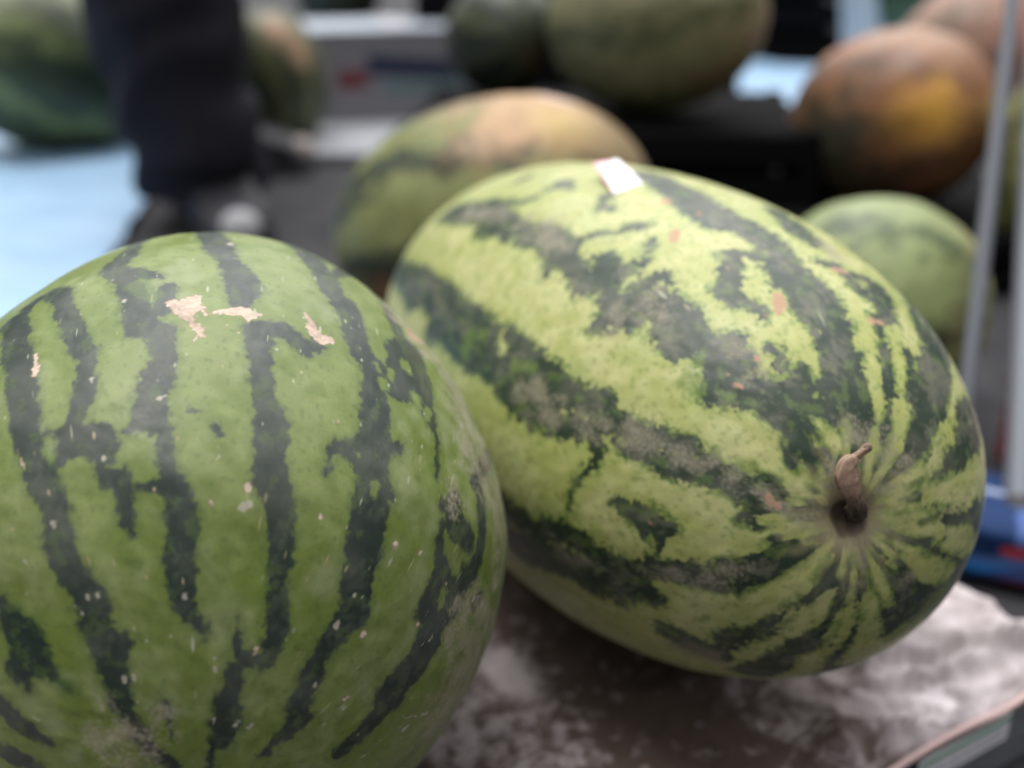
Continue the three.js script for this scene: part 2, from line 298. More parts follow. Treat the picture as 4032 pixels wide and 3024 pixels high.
const GREEN = { light: [0.152, 0.207, 0.040], light2: [0.205, 0.258, 0.073], mid: [0.08, 0.13, 0.028], dark: [0.020, 0.034, 0.025], dark2: [0.044, 0.056, 0.045], tan: [0.34, 0.30, 0.21], scuff: [0.09, 0.11, 0.075], haze: [0.26, 0.30, 0.15] };
const PALE = { light: [0.40, 0.43, 0.135], light2: [0.50, 0.505, 0.215], mid: [0.14, 0.215, 0.045], dark: [0.022, 0.042, 0.024], dark2: [0.066, 0.078, 0.055], tan: [0.26, 0.235, 0.165], scuff: [0.17, 0.165, 0.12], haze: [0.34, 0.42, 0.17] };
{ // front left
  const [list, { d, l, m, p, t, w, k }] = strokesOf();
// stripes
  d(478,-12,31,469,-16,52,463,10,56,459,31,53,454,57,54,452,84,55,451,108,50,447,125,45,448,141,43);
  d(466,-5,41,461,-30,32,448,-40,40,435,-22,44,428,3,39,422,27,38,414,48,42,409,64,36,410,83,37,412,96,35,418,109,28,423,121,63,412,126,65,403,127,56,396,135,44);
  d(438,111,20,423,120,33);
  d(448,119,34,438,134,16,429,128,33);
  l(437,118,25,438,127,22);
  l(420,141,42,424,146,53);
  l(384,132,20,378,137,68,377,145,64);
  d(393,-121,30,394,-93,32,395,-70,44,401,-43,54,389,-13,40,382,10,47,378,30,57,373,44,61,363,51,53,361,71,40,363,87,53,368,103,53,367,119,54,359,127,24,358,145,25,355,159,30);
  d(388,-30,29,374,-19,31,367,-15,13);
  d(364,29,39,361,3,32);
  d(398,133,37,406,143,15,400,152,30);
  d(387,125,13,371,121,27);
  d(344,-133,48,338,-115,53,330,-69,62,323,-41,39,315,-20,57,311,3,63,314,17,41);
  d(326,125,20,323,131,16);
  d(345,114,8,336,115,5);
  m(380,-4,47,371,9,44);
  d(261,46,36,269,54,31,279,45,38,289,41,35,302,44,48,301,58,45,298,84,36,296,102,40,289,112,48,287,133,54,285,157,53);
  d(269,-130,37,263,-128,43,260,-110,61,257,-74,58,251,-46,58,248,-23,49,239,-14,63,235,9,52,232,25,53,226,40,50,218,54,45,216,75,52,213,93,63,211,110,66,208,127,57,206,140,50);
  d(219,116,37,238,123,22,243,130,16,244,139,11,244,145,8);
  d(237,125,12,227,126,23,218,131,32);
  d(202,109,32,193,104,27);
  d(241,-67,23,223,-104,34,207,-105,37,198,-87,39,190,-67,36,191,-40,41,191,-14,34);
  d(192,2,41,180,-9,62,188,20,104,189,42,94,195,57,47,180,45,52,175,22,59,173,53,51,166,61,38,163,68,26);
  d(219,42,31,206,48,48,205,60,30);
  l(190,25,27,189,29,25);
  l(211,56,21,208,60,15);
  l(180,53,25,179,58,23);
  l(203,41,14,204,49,10);
  l(169,57,17,171,68,14);
  l(216,42,15,214,48,13);
  d(163,68,23,158,77,15,154,91,14,151,103,10);
  d(108,-8,21,80,-14,27,67,-2,34,99,58,39,107,78,29);
  d(444,141,48,442,149,47,442,158,42,445,173,46,447,188,43,445,200,45,439,211,52,440,226,52,441,237,51,442,250,49,449,261,41,457,273,35,463,284,27,465,297,27,464,309,25,449,319,19,424,328,16);
  d(426,242,34,419,246,17);
  d(517,190,22,518,202,47,518,214,57,523,224,71,539,226,57,518,235,31,514,245,19,510,255,7);
  d(543,230,32,551,238,16);
  m(513,248,23,507,259,17);
  d(596,227,28,599,241,34,601,254,27,597,265,17);
  d(657,237,23,653,251,37,653,263,32);
  d(392,153,34,389,165,28,390,177,21,389,185,10);
  d(380,159,14,354,163,33,350,174,48,349,189,44,351,201,49,352,214,44,350,228,34,343,236,29,334,242,22,327,247,8);
  d(246,240,29,248,250,29,240,260,21);
  d(247,257,23,269,260,28,282,258,23,290,245,9,294,237,4);
  d(283,266,20,279,279,25,281,290,43,273,301,45,267,312,40,292,320,5);
  d(392,284,6,396,296,8,403,308,5);
  d(292,320,5,280,332,6);
  m(397,200,13,388,203,13);
  m(397,251,5,394,254,5);
  m(401,237,6,402,241,5);
  m(288,190,6,282,194,7);
  d(283,155,45,279,162,46,272,176,44,266,190,42,262,205,34,256,220,27,249,234,35,242,247,32,246,259,26);
  d(204,137,63,203,144,65,199,156,72,193,173,71,190,190,57,179,204,58,171,212,58,174,226,44,177,238,38,173,250,39,166,264,35,157,274,39,133,284,39,135,292,29,137,302,18,131,311,16);
  d(193,141,27,185,139,14);
  l(203,138,16,201,144,13);
  d(136,119,25,127,113,52,114,123,59,97,121,50,91,123,32);
  d(99,77,28,92,90,38,82,105,33,72,118,32,71,132,53);
  d(129,131,16,125,141,17,118,148,25,106,151,40,104,164,33,101,175,38,97,182,38,76,178,61,65,191,69,57,202,66,55,215,65,47,228,74,34,240,41,25,251,32,18,261,31,9,273,29);
  d(85,147,61,73,151,62,71,165,60,71,179,49);
  l(89,162,17,84,170,17);
  l(102,138,39,92,140,36);
  d(43,139,31,41,128,13);
  m(-97,133,37,-80,168,35,-72,193,28,-82,206,34,-89,220,27);
// scars
  p(357,20,21,350,28,40,345,19,31,341,13,11);
  p(345,28,33,337,26,9);
  p(349,34,23,344,41,16,338,50,16,337,55,12);
  p(340,55,5,342,61,3);
  p(338,28,7,335,34,5);
  p(333,33,4,326,31,7,318,29,19,311,28,25,306,30,21,299,28,7);
  p(309,33,13,308,37,5);
  p(270,17,10,266,24,21,264,33,25,260,39,29,253,36,21,250,39,6);
  k(172,-41,39,167,-40,33);
  t(179,-57,98,157,-75,152,156,-40,135,142,-33,110,131,-29,74);
  t(108,-38,151,110,19,166,93,41,141);
  t(60,54,160,40,67,134,30,84,106);
  t(38,155,122,-12,128,156);
  t(120,11,95,113,38,105,105,56,115);
  p(444,44,6,443,56,9,444,64,6);
  w(406,82,8,406,84,6);
  w(362,104,10,359,103,5);
  w(324,137,8,322,145,7);
  p(458,115,5,457,122,5,456,128,3);
  w(402,138,7);
  w(321,-77,19);
  w(388,12,7);
  p(300,161,13);
  w(303,174,11,299,172,11);
  p(327,171,6);
  w(446,167,5);
  w(439,212,6);
  w(430,213,4);
  w(349,224,9);
  w(437,264,7);
  w(425,265,5);
  p(261,254,6);
  t(488,279,18,495,287,16);
  t(519,284,30,529,294,61,490,299,67);
  t(498,311,53,425,296,44);
  w(438,281,8);
  w(578,253,7);
  w(248,301,9);
  w(214,300,8);
  p(225,273,5);
  w(301,300,6);
  w(478,179,6);
  w(492,194,6);
  w(312,268,4);
  p(240,169,7);
  p(166,165,9);
  w(181,204,8);
  w(181,224,8);
  p(146,221,9);
  p(98,255,8);
  w(158,261,5);
  p(93,182,6);
  p(94,191,7);
  w(48,139,11);
  w(23,105,12);
  w(31,128,10);
  w(-26,223,14,-25,219,11);
  w(-29,200,9,-2,225,7);
  t(132,106,42,122,112,27);
  t(70,56,106,54,68,79);
  p(139,158,7);
  w(66,188,9);
  w(46,208,8);
  t(-35,146,155,-43,169,177);
  watermelon('watermelon', { c: [-0.1214, 0.1805, -0.3620], axis: [-0.0117, -0.7195, 0.6944], a: 0.1335, b: 0.1197, n: 1.7286, pole: [0.2034, -0.1535, 0.9670], seen: [0.27, 0.53, 0.83],
    strokes: list, look: GREEN, edge: { amp: 0.0014, amp2: 0.00025, f: 95, along: 0.9, spot: 0.45, spots: 0.42, halo: 0.45, soft: 0.0010, rag: 0.0007 }, stripes: 10, tw: 2048, nu: 320, nv: 200, lump: 0.008, freckles: 700, bloom: 0.08, rough: 0.43, sheen: 0.15, scuff: 0.4, haze: 0.55 },
    'large mid-green watermelon with dark upright stripes and peach scars, in front at the left', 'watermelon');
}
{ // right, stem towards the viewer
  const [list, { d, l, m, p, t, w, k }] = strokesOf();
// stripes
  d(448,-69,30,435,-68,37);
  d(489,-55,43,479,-5,28,461,14,18,442,11,19,425,8,41,430,40,15);
  d(518,-128,80,509,-78,92,500,-28,87,497,22,63,504,45,53,515,53,36);
  d(515,-4,80,509,27,55);
  d(499,46,47,501,80,74,492,111,92,499,143,63,491,148,47,481,147,30,469,146,19,459,150,15,444,164,11,434,164,34,421,169,30);
  d(485,126,28,482,143,27);
  d(525,148,15,512,143,47,502,153,61,506,176,57,512,189,68,491,192,87,481,179,48,478,192,46,481,207,61,500,212,94,510,222,74,525,222,73,512,233,67,538,221,28,551,217,11);
  d(477,198,36,466,202,27,456,205,20,443,198,17,428,190,14);
  d(487,218,59,471,221,51,455,222,32,454,229,21);
  d(501,227,65,484,231,73,483,240,70,475,248,69,503,252,67,491,258,73,507,265,50);
  l(486,211,24,477,210,28,492,213,22);
  d(414,93,39,426,107,18,433,116,28,424,124,27);
  d(352,35,62,350,56,77,356,106,91,353,133,94);
  d(603,-189,57,602,-114,96,605,-65,133,599,-29,98,602,-1,112,602,34,92,605,81,89,606,110,100,612,136,83,617,158,89,619,179,84,611,194,71,607,206,51,614,221,49,615,239,46);
  d(631,16,83,621,46,91,629,115,100,635,145,62,642,159,45,650,165,20);
  d(598,144,46,592,152,35,601,164,58,600,180,46);
  d(634,176,85,623,197,88,630,210,93,642,199,71);
  l(604,148,27,612,155,27);
  m(609,116,35,605,124,24);
  m(617,101,52,629,104,42);
  m(620,174,34,612,193,24);
  d(648,166,38,648,186,81,660,194,40,661,206,48,627,215,73,620,235,56,618,248,78,623,256,48,624,266,39,623,276,45,619,284,51,614,293,39,618,298,28,610,307,41,616,313,34,618,321,27,606,330,37);
  d(654,212,66,655,229,58,643,246,42,634,255,36,640,268,54,645,275,45,648,283,52,644,293,57,639,302,49,644,308,41,646,316,58,670,321,61,703,320,41,-718,324,27,685,328,41,634,332,40);
  d(656,250,37,667,253,40,682,252,23,697,247,19,719,241,11,-699,238,15);
  l(643,263,20);
  d(-717,263,12,-714,268,34,-708,274,52,-700,280,67,-693,285,54,-694,291,26);
  d(-682,283,25,-666,282,18,-649,281,10);
  m(710,282,12,-714,283,17);
  m(-707,234,26,-703,238,15);
  d(-667,172,78,-662,192,66,-654,207,69,-665,228,61,-658,239,61,-645,245,68,-634,255,66,-626,263,60,-631,276,51,-628,285,53,-620,294,59,-614,303,54,-615,313,55,-624,323,57,-656,331,56);
  d(-624,172,89,-626,202,89,-626,221,92,-614,235,98,-604,249,83,-605,262,76,-592,269,56);
  d(-591,251,42,-582,247,33);
  d(-597,303,47,-578,310,54,-587,320,51,-600,328,50);
  d(-486,283,77,-487,289,77,-490,299,71,-492,309,62,-497,317,52);
  d(-545,262,27,-527,261,62,-501,265,70,-475,270,71);
  t(-501,254,59,-472,263,71);
  m(-540,260,18,-526,263,22);
  m(-542,282,17,-544,287,13);
  d(362,100,53,354,134,94,356,167,105,352,189,102,339,197,85,331,210,84,326,221,77,323,228,69,334,241,82,329,252,99,322,262,108,318,271,104,317,281,89,318,288,81,317,297,80,323,305,87,354,314,118,328,319,95,307,325,55,303,330,31);
  d(387,226,20,373,226,32,360,230,25,348,231,35);
  d(377,230,33,395,240,57,409,249,58,414,253,52,401,262,30,394,267,23,396,271,18);
  d(466,233,29,479,247,87,474,256,71,499,259,78,484,267,68,479,277,79,454,278,63,460,286,57,491,285,76,473,293,51,516,288,63,498,295,70,476,301,69,466,309,83,425,311,69,425,319,60,469,323,74,502,326,51);
  d(479,296,47,451,301,47,433,306,62,393,302,36,401,307,39,382,309,47);
  d(414,286,18,407,290,25,403,295,23,423,295,20);
  d(400,299,28,388,298,20,388,301,24);
  m(531,277,44,535,283,36);
  m(516,293,25,508,295,20);
  m(507,274,30,491,273,23);
  l(388,310,13);
  l(533,279,15,535,282,13);
  d(272,160,51,271,175,63,273,193,73,271,206,60,269,215,35);
  d(279,235,30,264,235,37,255,241,42,254,249,29,244,254,39);
  d(253,241,35,232,238,37,218,241,58,224,255,66,223,262,54,241,270,29);
  d(200,178,37,189,187,50,178,197,59,164,208,68,150,216,88,139,224,108,124,230,103,141,258,75,158,280,89,156,295,86,156,308,77,149,318,45);
  d(163,232,31,167,251,38,168,265,29);
  d(196,291,26,185,295,52,180,304,58);
  d(241,273,20,245,281,21,245,291,21,242,299,24,235,307,27,233,314,28,238,322,21);
  d(205,281,13,202,288,19,197,293,25);
  d(292,315,49,267,324,32);
  d(52,255,61,73,283,108,57,288,100,82,305,65,57,308,86,59,316,59);
  d(157,348,318,-209,344,335);
  d(461,313,56,455,321,62,469,328,55,499,332,31,531,328,24);
  d(377,319,58,307,320,60,317,328,29,427,335,28,479,336,18);
  d(611,328,37,658,325,49,669,319,37);
  d(-634,325,45,-635,332,51,-590,338,39,-591,326,39);
  d(-619,318,59,-607,310,61,-572,317,34);
  d(609,349,37,459,345,37,461,340,25);
  d(219,332,40,142,335,42,223,341,26,161,342,40);
  d(156,322,44,124,328,36);
  d(68,321,55,56,307,81,55,292,101,41,330,45);
  d(107,345,41,43,335,29,-33,343,21);
  d(-27,340,22,-35,327,32,-30,311,64,-51,284,85,-33,317,43);
  d(-73,345,28,-98,337,33,-104,325,40,-113,307,70,-117,279,74);
  d(-176,335,46,-196,326,72,-186,312,84,-168,290,109,-231,311,84,-257,304,61,-269,298,33);
  d(-258,329,46,-254,319,67);
  d(-334,345,41,-323,334,37,-330,321,44,-336,309,44,-335,294,49,-317,266,51);
  d(-469,346,33,-416,337,42,-394,324,41,-409,317,47,-412,305,60,-408,295,67);
  d(-467,338,40,-487,328,41,-492,317,45,-491,308,46,-492,297,53,-491,287,53);
  d(-411,324,52,-419,313,67,-425,300,79,-423,284,89,-412,264,100);
  d(-338,308,54,-336,293,66,-317,258,77);
  d(-449,340,34,-475,330,35,-494,316,33,-495,302,35,-500,290,39);
  l(564,306,87,552,313,89,552,318,67);
  l(564,334,49,590,336,46);
  l(411,320,13,407,324,26,400,328,39,382,330,44,370,334,16);
  l(350,322,14,355,328,22);
  l(486,338,20,534,344,23,571,347,16);
  l(273,325,20,268,330,33,266,336,30,259,343,18);
  l(259,314,32,260,319,14);
  l(208,309,38,207,315,42,204,322,30,204,331,23,208,339,20,218,345,12);
  l(109,298,30,100,304,34,106,314,27,107,319,22);
  l(86,315,10,96,323,30,107,330,35,104,338,36,124,343,17);
  l(1,265,88,9,292,89,10,307,76,25,318,62,47,327,27);
  l(112,347,12,60,342,18,49,338,9);
  l(8,349,10,13,343,17,9,336,26,-6,331,26,-5,325,14);
  l(-44,347,8,-53,339,19,-64,330,31,-54,322,37,-77,319,34);
  l(-75,311,56,-78,299,68,-91,283,49);
  l(-136,338,19,-142,329,36,-153,320,55,-142,309,60,-136,300,34);
  l(-160,346,21,-184,340,20,-199,333,11);
  l(-269,345,17,-276,335,26,-273,327,36,-272,318,24);
  l(-296,324,40,-307,311,50,-315,299,62,-313,282,67);
  l(-333,347,14,-353,337,16,-357,327,16,-359,318,32,-360,308,46,-361,302,28);
  l(-398,346,16,-410,339,19,-425,337,7);
  l(-543,348,14,-533,343,29,-525,336,36,-527,328,47,-531,318,59,-528,307,70,-531,298,74);
  l(-429,329,20,-430,323,43,-441,315,61,-452,306,49);
  l(-453,297,35,-458,289,46,-457,278,57);
  l(-368,297,39,-380,288,60);
  l(-701,351,22,-679,346,26,-675,341,31,-703,336,42,714,331,34,716,327,22);
  l(-692,315,54,-676,320,45,-669,324,19);
  m(-159,295,48,-224,292,72,-254,292,60,-193,290,60);
// scars
  t(509,-78,46,498,-7,54);
  t(488,56,60,500,76,57);
  t(481,93,67,491,113,52);
  t(496,128,40,492,139,24);
  t(473,231,45,473,236,36,493,241,42);
  k(404,191,24,414,199,21);
  t(540,223,22,531,233,18);
  t(517,225,51);
  t(637,195,65,634,212,46);
  k(403,190,20,414,200,19);
  k(362,261,23,367,266,29,375,271,10);
  k(267,239,25,257,238,18);
  k(255,272,14,240,271,12);
  k(488,287,10);
  k(491,292,9,488,294,7);
  k(439,288,12);
  t(457,292,29,442,289,22);
  t(252,221,57,251,211,43);
  k(365,175,18);
  k(392,270,7);
  k(380,144,29);
  t(457,282,30);
  t(650,218,50,638,226,32);
  t(647,238,39,631,260,36,629,273,52,632,284,40,634,296,29,623,306,25,634,313,25,640,323,24,663,329,28);
  t(-638,220,25,-633,233,24,-629,241,23);
  t(-628,271,16,-615,281,31,-617,300,42,-610,313,34);
  k(649,327,18);
  k(-699,281,7);
  t(-474,208,41,-490,214,41);
  k(661,328,15,666,330,11);
  t(683,334,15,706,347,31);
  t(-300,349,37,-308,343,25);
  t(114,339,28);
  t(-361,327,14,-354,334,11);
  t(448,342,31,422,334,12);
  t(325,323,46,171,330,35,180,340,27);
  t(-183,323,15);
  t(40,259,25,18,262,31);
  t(647,318,25);
  const g = watermelon('watermelon', { c: [0.0615, 0.1778, -0.5311], axis: [0.3953, 0.0813, 0.9149], a: 0.2191, b: 0.116, n: 2.2487, pole: [0.2907, 0.1656, 0.9424], seen: [-0.1, 0.4, 0.91], from: -0.55,
    strokes: list, look: PALE, edge: { amp: 0.0026, amp2: 0.0011, f: 95, along: 1.9, spot: 0.35, spots: 0.45, halo: 0.85, soft: 0.0009, rag: 0.0019 }, stripes: 9, tw: 2048, nu: 320, nv: 220, lump: 0.006, freckles: 260, bloom: 0.06, rough: 0.43, dimple: 0.006, sheen: 0.35, scuff: 0.55, haze: 0.35 },
    'long pale-green watermelon with jagged dark stripes and a dried stem, white sticker on its top', 'watermelon');
  // dried stem
  const pts = [[0.0031, 0.2105, -0.0014], [-0.0012, 0.2178, -0.0062], [-0.0042, 0.2202, -0.0115], [-0.0066, 0.2204, -0.0164], [-0.0074, 0.2201, -0.0201], [-0.0061, 0.2194, -0.0239], [-0.0035, 0.2189, -0.0259], [-0.0014, 0.2192, -0.0274], [0.0007, 0.2190, -0.0287]].map((q) => V(...q));
  const cur = new THREE.CatmullRomCurve3(pts), wid = [0.0044, 0.0034, 0.0030, 0.0042, 0.0047, 0.0038, 0.0016, 0.0015, 0.0017], fl = [1, 0.9, 0.7, 0.45, 0.4, 0.5, 0.9, 0.9, 0.9];
  const nS = 70, nR = 16, P = [], UV = [], I = [], fr = cur.computeFrenetFrames(nS);
  for (let i = 0; i <= nS; i++) {
    const c = cur.getPoint(i / nS), q = i / nS * 8, a = Math.min(7, Math.floor(q)), f = q - a, w = wid[a] + (wid[a + 1] - wid[a]) * f, h = w * (fl[a] + (fl[a + 1] - fl[a]) * f);
    const tan = cur.getTangent(i / nS), out = V(0, 1, 0).addScaledVector(tan, -tan.y).normalize(), side = tan.clone().cross(out);
    for (let j = 0; j <= nR; j++) {
      const an = j / nR * 2 * Math.PI, rr = 1 + 0.13 * Math.cos(an * 6 + i * 0.1) + 0.08 * N3(i * 0.12, Math.cos(an), Math.sin(an));
      const v = c.clone().addScaledVector(side, Math.cos(an) * w * rr).addScaledVector(out, Math.sin(an) * h * rr);
      P.push(v.x, v.y, v.z); UV.push(j / nR, i / nS);
    }
  }
  for (let i = 0; i < nS; i++) for (let j = 0; j < nR; j++) { const p = i * (nR + 1) + j, q = p + nR + 1; I.push(p, p + 1, q, p + 1, q + 1, q); }
  const geo = new THREE.BufferGeometry(); geo.setAttribute('position', new THREE.Float32BufferAttribute(P, 3)); geo.setAttribute('uv', new THREE.Float32BufferAttribute(UV, 2)); geo.setIndex(I); geo.computeVertexNormals();
  const st = texture(64, 128, (u, v, o) => { const n = fbm(u * 9, v * 16, 3, 3) + 0.4 * N3(u * 24, v * 3, 8); const k = sstep(0.05, 0.5, v); o[0] = 0.06 + 0.25 * k + 0.10 * n; o[1] = 0.042 + 0.165 * k + 0.075 * n; o[2] = 0.03 + 0.115 * k + 0.055 * n; });
  const stem = part('stem', geo, new THREE.MeshPhysicalMaterial({ map: st, roughness: 0.75, side: THREE.DoubleSide }), g);
  part('stem_tip', new THREE.SphereGeometry(0.0018, 16, 12).scale(1.2, 0.8, 1).translate(0.0009, 0.2190, -0.0288), mat(0.22, 0.14, 0.10, 0.8), g);
  stem.userData.label = 'dried brown twisted stem';
  // paper sticker, lifted at its far corner
  const A1 = V(-0.0241, 0.0513, -0.1078), A2 = V(-0.0069, 0.0464, -0.1114), B1 = V(-0.0207, 0.0164, -0.1205), B2 = V(-0.0057, 0.0114, -0.1222);
  const sp = [], su = [], si = [], K = 10, nrm = A2.clone().sub(A1).cross(B1.clone().sub(A1)).normalize();
  for (let s = 0; s < 2; s++) for (let j = 0; j <= K; j++) for (let i = 0; i <= K; i++) {
    const q = A1.clone().lerp(A2, i / K).lerp(B1.clone().lerp(B2, i / K), j / K).addScaledVector(nrm, 0.0008 * Math.sin(j / K * 3.1) + 0.0004 * Math.sin(i / K * 6) - s * 0.0003);
    sp.push(q.x, q.y, q.z); su.push(i / K, j / K);
  }
  for (let s = 0; s < 2; s++) for (let j = 0; j < K; j++) for (let i = 0; i < K; i++) { const a = s * (K + 1) * (K + 1) + j * (K + 1) + i, b = a + K + 1; if (s) si.push(a, b, a + 1, a + 1, b, b + 1); else si.push(a, a + 1, b, a + 1, b + 1, b); }
  const sgeo = new THREE.BufferGeometry(); sgeo.setAttribute('position', new THREE.Float32BufferAttribute(sp, 3)); sgeo.setAttribute('uv', new THREE.Float32BufferAttribute(su, 2)); sgeo.setIndex(si); sgeo.computeVertexNormals();
  const stx = texture(64, 64, (u, v, o) => { const pink = Math.max(sstep(0.26, 0.1, u + 0.15 * (1 - v)), sstep(0.86, 0.97, v) * sstep(0.8, 0.5, u)); o[0] = 0.9; o[1] = 0.9 - 0.5 * pink; o[2] = 0.9 - 0.42 * pink; });
  part('sticker', sgeo, new THREE.MeshPhysicalMaterial({ map: stx, roughness: 0.4, side: THREE.DoubleSide }), g).userData.label = 'white paper sticker with a pink edge';
}

// ------------------------------------------------------------------ fruit behind
const DULL = (l, dk, mid) => ({ light: l, light2: l.map((v) => v * 1.12), mid, dark: dk, dark2: dk.map((v) => v * 1.5), tan: [0.3, 0.25, 0.17], scuff: [0.1, 0.1, 0.07], haze: l });
const EDGE = { amp: 0.004, amp2: 0.001, f: 70, along: 1.3, spot: 0.4, spots: 0.4, halo: 0.5, soft: 0.0030, rag: 0.001 };
const behind = (name, o, label) => watermelon(name, { look: DULL([0.2, 0.25, 0.09], [0.035, 0.05, 0.03], [0.09, 0.13, 0.04]), edge: EDGE, tw: 512, nu: 96, nv: 64, n: 2.1, rough: 0.5, lump: 0.02, ...o }, label, 'watermelon', 'watermelons behind the front pair');
behind('watermelon', { c: [-0.022, 0.127, -1.045], axis: [0.9, 0.3, 0.3], a: 0.168, b: 0.123, seed: 3, stripes: 8, bias: 0.25, look: DULL([0.21, 0.23, 0.085], [0.035, 0.046, 0.03], [0.12, 0.13, 0.05]),
  patches: [{ at: [0.4, 0.95, 0.15], size: 0.85, color: [0.46, 0.27, 0.115], k: 0.95 }, { at: [0.12, 0.78, 0.55], size: 0.30, color: [0.58, 0.34, 0.18], k: 0.85 }, { at: [0.45, 0.75, 0.42], size: 0.24, color: [0.52, 0.36, 0.10], k: 0.8 }, { at: [0.5, 0.98, 0.05], size: 0.16, color: [0.7, 0.5, 0.45] }, { at: [0.9, 0.3, 0.4], size: 0.6, color: [0.22, 0.15, 0.075], k: 0.75 }, { at: [-0.75, -0.35, 0.6], size: 0.14, color: [0.30, 0.14, 0.07] }] },  // the small pinkish-white patch is a highlight painted into the rind
  'watermelon with a peach and orange ground patch on top, directly behind the stickered melon');
behind('watermelon', { c: [0.317, 0.097, -0.875], axis: [0.9, 0.1, 0.42], a: 0.096, b: 0.097, seed: 9, stripes: 6, bias: 0.62, look: DULL([0.25, 0.30, 0.125], [0.06, 0.085, 0.04], [0.16, 0.2, 0.07]), patches: [{ at: [0.75, 0.7, 0.3], size: 0.4, color: [0.46, 0.40, 0.2], k: 0.9 }] },
  'smooth light-green watermelon with thin curved stripes, beside the slimmer grey pole');
behind('watermelon', { c: [0.485, 0.172, -1.372], axis: [0.6, 0.3, 0.75], a: 0.132, b: 0.112, seed: 15, stripes: 8, bias: 0.3, look: DULL([0.30, 0.13, 0.06], [0.15, 0.07, 0.04], [0.18, 0.085, 0.04]),
  patches: [{ at: [0.1, 0.9, 0.3], size: 0.6, color: [0.40, 0.25, 0.16], k: 0.85 }, { at: [0.02, 0.24, 0.95], size: 0.40, color: [0.85, 0.46, 0.08], k: 1 }, { at: [-0.2, 0.22, 0.95], size: 0.34, color: [0.6, 0.28, 0.05], k: 0.8 }, { at: [0.72, 0.2, 0.62], size: 0.3, color: [0.42, 0.28, 0.08], k: 0.9 }, { at: [0.45, -0.45, 0.8], size: 0.25, color: [0.34, 0.19, 0.07], k: 0.8 }, { at: [-0.9, -0.25, 0.45], size: 1.1, color: [0.045, 0.05, 0.03], k: 0.95 }, { at: [0.1, -0.9, 0.5], size: 0.6, color: [0.06, 0.05, 0.03], k: 0.9 }] },
  'orange-brown watermelon with a bright yellow blotch, on a low black crate');
behind('watermelon', { c: [0.19, 0.288, -1.471], axis: [0.9, 0.15, 0.4], a: 0.146, b: 0.120, seed: 22, stripes: 6, bias: 0.65, look: DULL([0.25, 0.235, 0.125], [0.085, 0.095, 0.045], [0.11, 0.125, 0.05]), patches: [{ at: [-0.6, 0.45, 0.65], size: 0.45, color: [0.27, 0.24, 0.15], k: 0.8 }, { at: [0.93, 0.0, 0.35], size: 0.4, color: [0.26, 0.18, 0.11], k: 0.9 }, { at: [0.45, -0.55, 0.75], size: 0.3, color: [0.22, 0.14, 0.07], k: 0.7 }] },
  'big olive-green watermelon with a tan right end, on top of the tall black crate');
behind('watermelon', { c: [-0.012, 0.250, -1.6], axis: [0.3, 0.1, 0.95], a: 0.105, b: 0.083, seed: 31, stripes: 8, bias: -0.2, look: DULL([0.075, 0.085, 0.045], [0.024, 0.03, 0.02], [0.04, 0.05, 0.025]), patches: [{ at: [0.4, -0.2, 0.9], size: 0.25, color: [0.12, 0.075, 0.05], k: 0.8 }] },
  'very dark green watermelon beside the olive one, on the tall black crate');
behind('watermelon', { c: [-0.87, 0.158, -2.02], axis: [-0.8, 0.45, 0.3], a: 0.195, b: 0.150, seed: 40, stripes: 7, bias: -0.3, look: DULL([0.17, 0.21, 0.075], [0.036, 0.05, 0.02], [0.08, 0.1, 0.035]), patches: [{ at: [-0.5, 0.75, 0.4], size: 0.85, color: [0.34, 0.37, 0.17], k: 0.9 }, { at: [0.8, 0.0, 0.55], size: 0.7, color: [0.026, 0.04, 0.025], k: 0.85 }] },
  'dark green watermelon with a paler top, on the light-blue sheet left of the dark trousers');
behind('watermelon', { c: [-0.445, 0.128, -2.06], axis: [-0.15, 0.95, 0.2], a: 0.128, b: 0.092, seed: 47, stripes: 9, bias: 0.0, look: DULL([0.13, 0.14, 0.06], [0.045, 0.055, 0.03], [0.08, 0.09, 0.04]), patches: [{ at: [0.25, 0.8, 0.55], size: 0.36, color: [0.50, 0.32, 0.2] }, { at: [0.62, 0.55, 0.62], size: 0.34, color: [0.5, 0.33, 0.2] }] },
  'olive watermelon with a peach streak, half hidden behind the dark trousers');
behind('watermelon', { c: [0.925, 0.150, -2.2], axis: [0.5, 0.6, 0.5], a: 0.165, b: 0.145, seed: 55, stripes: 7, bias: 0.5, look: DULL([0.38, 0.22, 0.16], [0.2, 0.15, 0.11], [0.3, 0.2, 0.14]), patches: [{ at: [0.4, 0.5, 0.75], size: 0.75, color: [0.56, 0.25, 0.18], k: 0.95 }] },
  'pinkish-tan watermelon behind the orange-brown one, cut off by the top of the picture');
behind('watermelon', { c: [0.665, 0.16, -1.23], axis: [0.1, 0.95, 0.3], a: 0.145, b: 0.098, seed: 61, stripes: 7, bias: 0.1, look: DULL([0.28, 0.29, 0.11], [0.07, 0.08, 0.035], [0.15, 0.16, 0.06]) },
  'upright olive-yellow watermelon seen in the gap between the two grey poles');
behind('watermelon', { c: [0.935, 0.235, -2.774], axis: [0.9, 0.1, 0.4], a: 0.1, b: 0.088, seed: 66, stripes: 8, bias: 0, look: DULL([0.06, 0.11, 0.045], [0.025, 0.045, 0.025], [0.04, 0.08, 0.03]) },
  'small deep-green watermelon beside the pale blue bar, at the top right corner');
behind('watermelon', { c: [-0.43, 0.24, -2.774], axis: [0.9, 0.1, 0.4], a: 0.11, b: 0.09, seed: 70, stripes: 8, bias: -0.4, look: DULL([0.05, 0.06, 0.035], [0.015, 0.02, 0.014], [0.03, 0.04, 0.02]) },
  'blackish green watermelon above the white carton, at the top border');

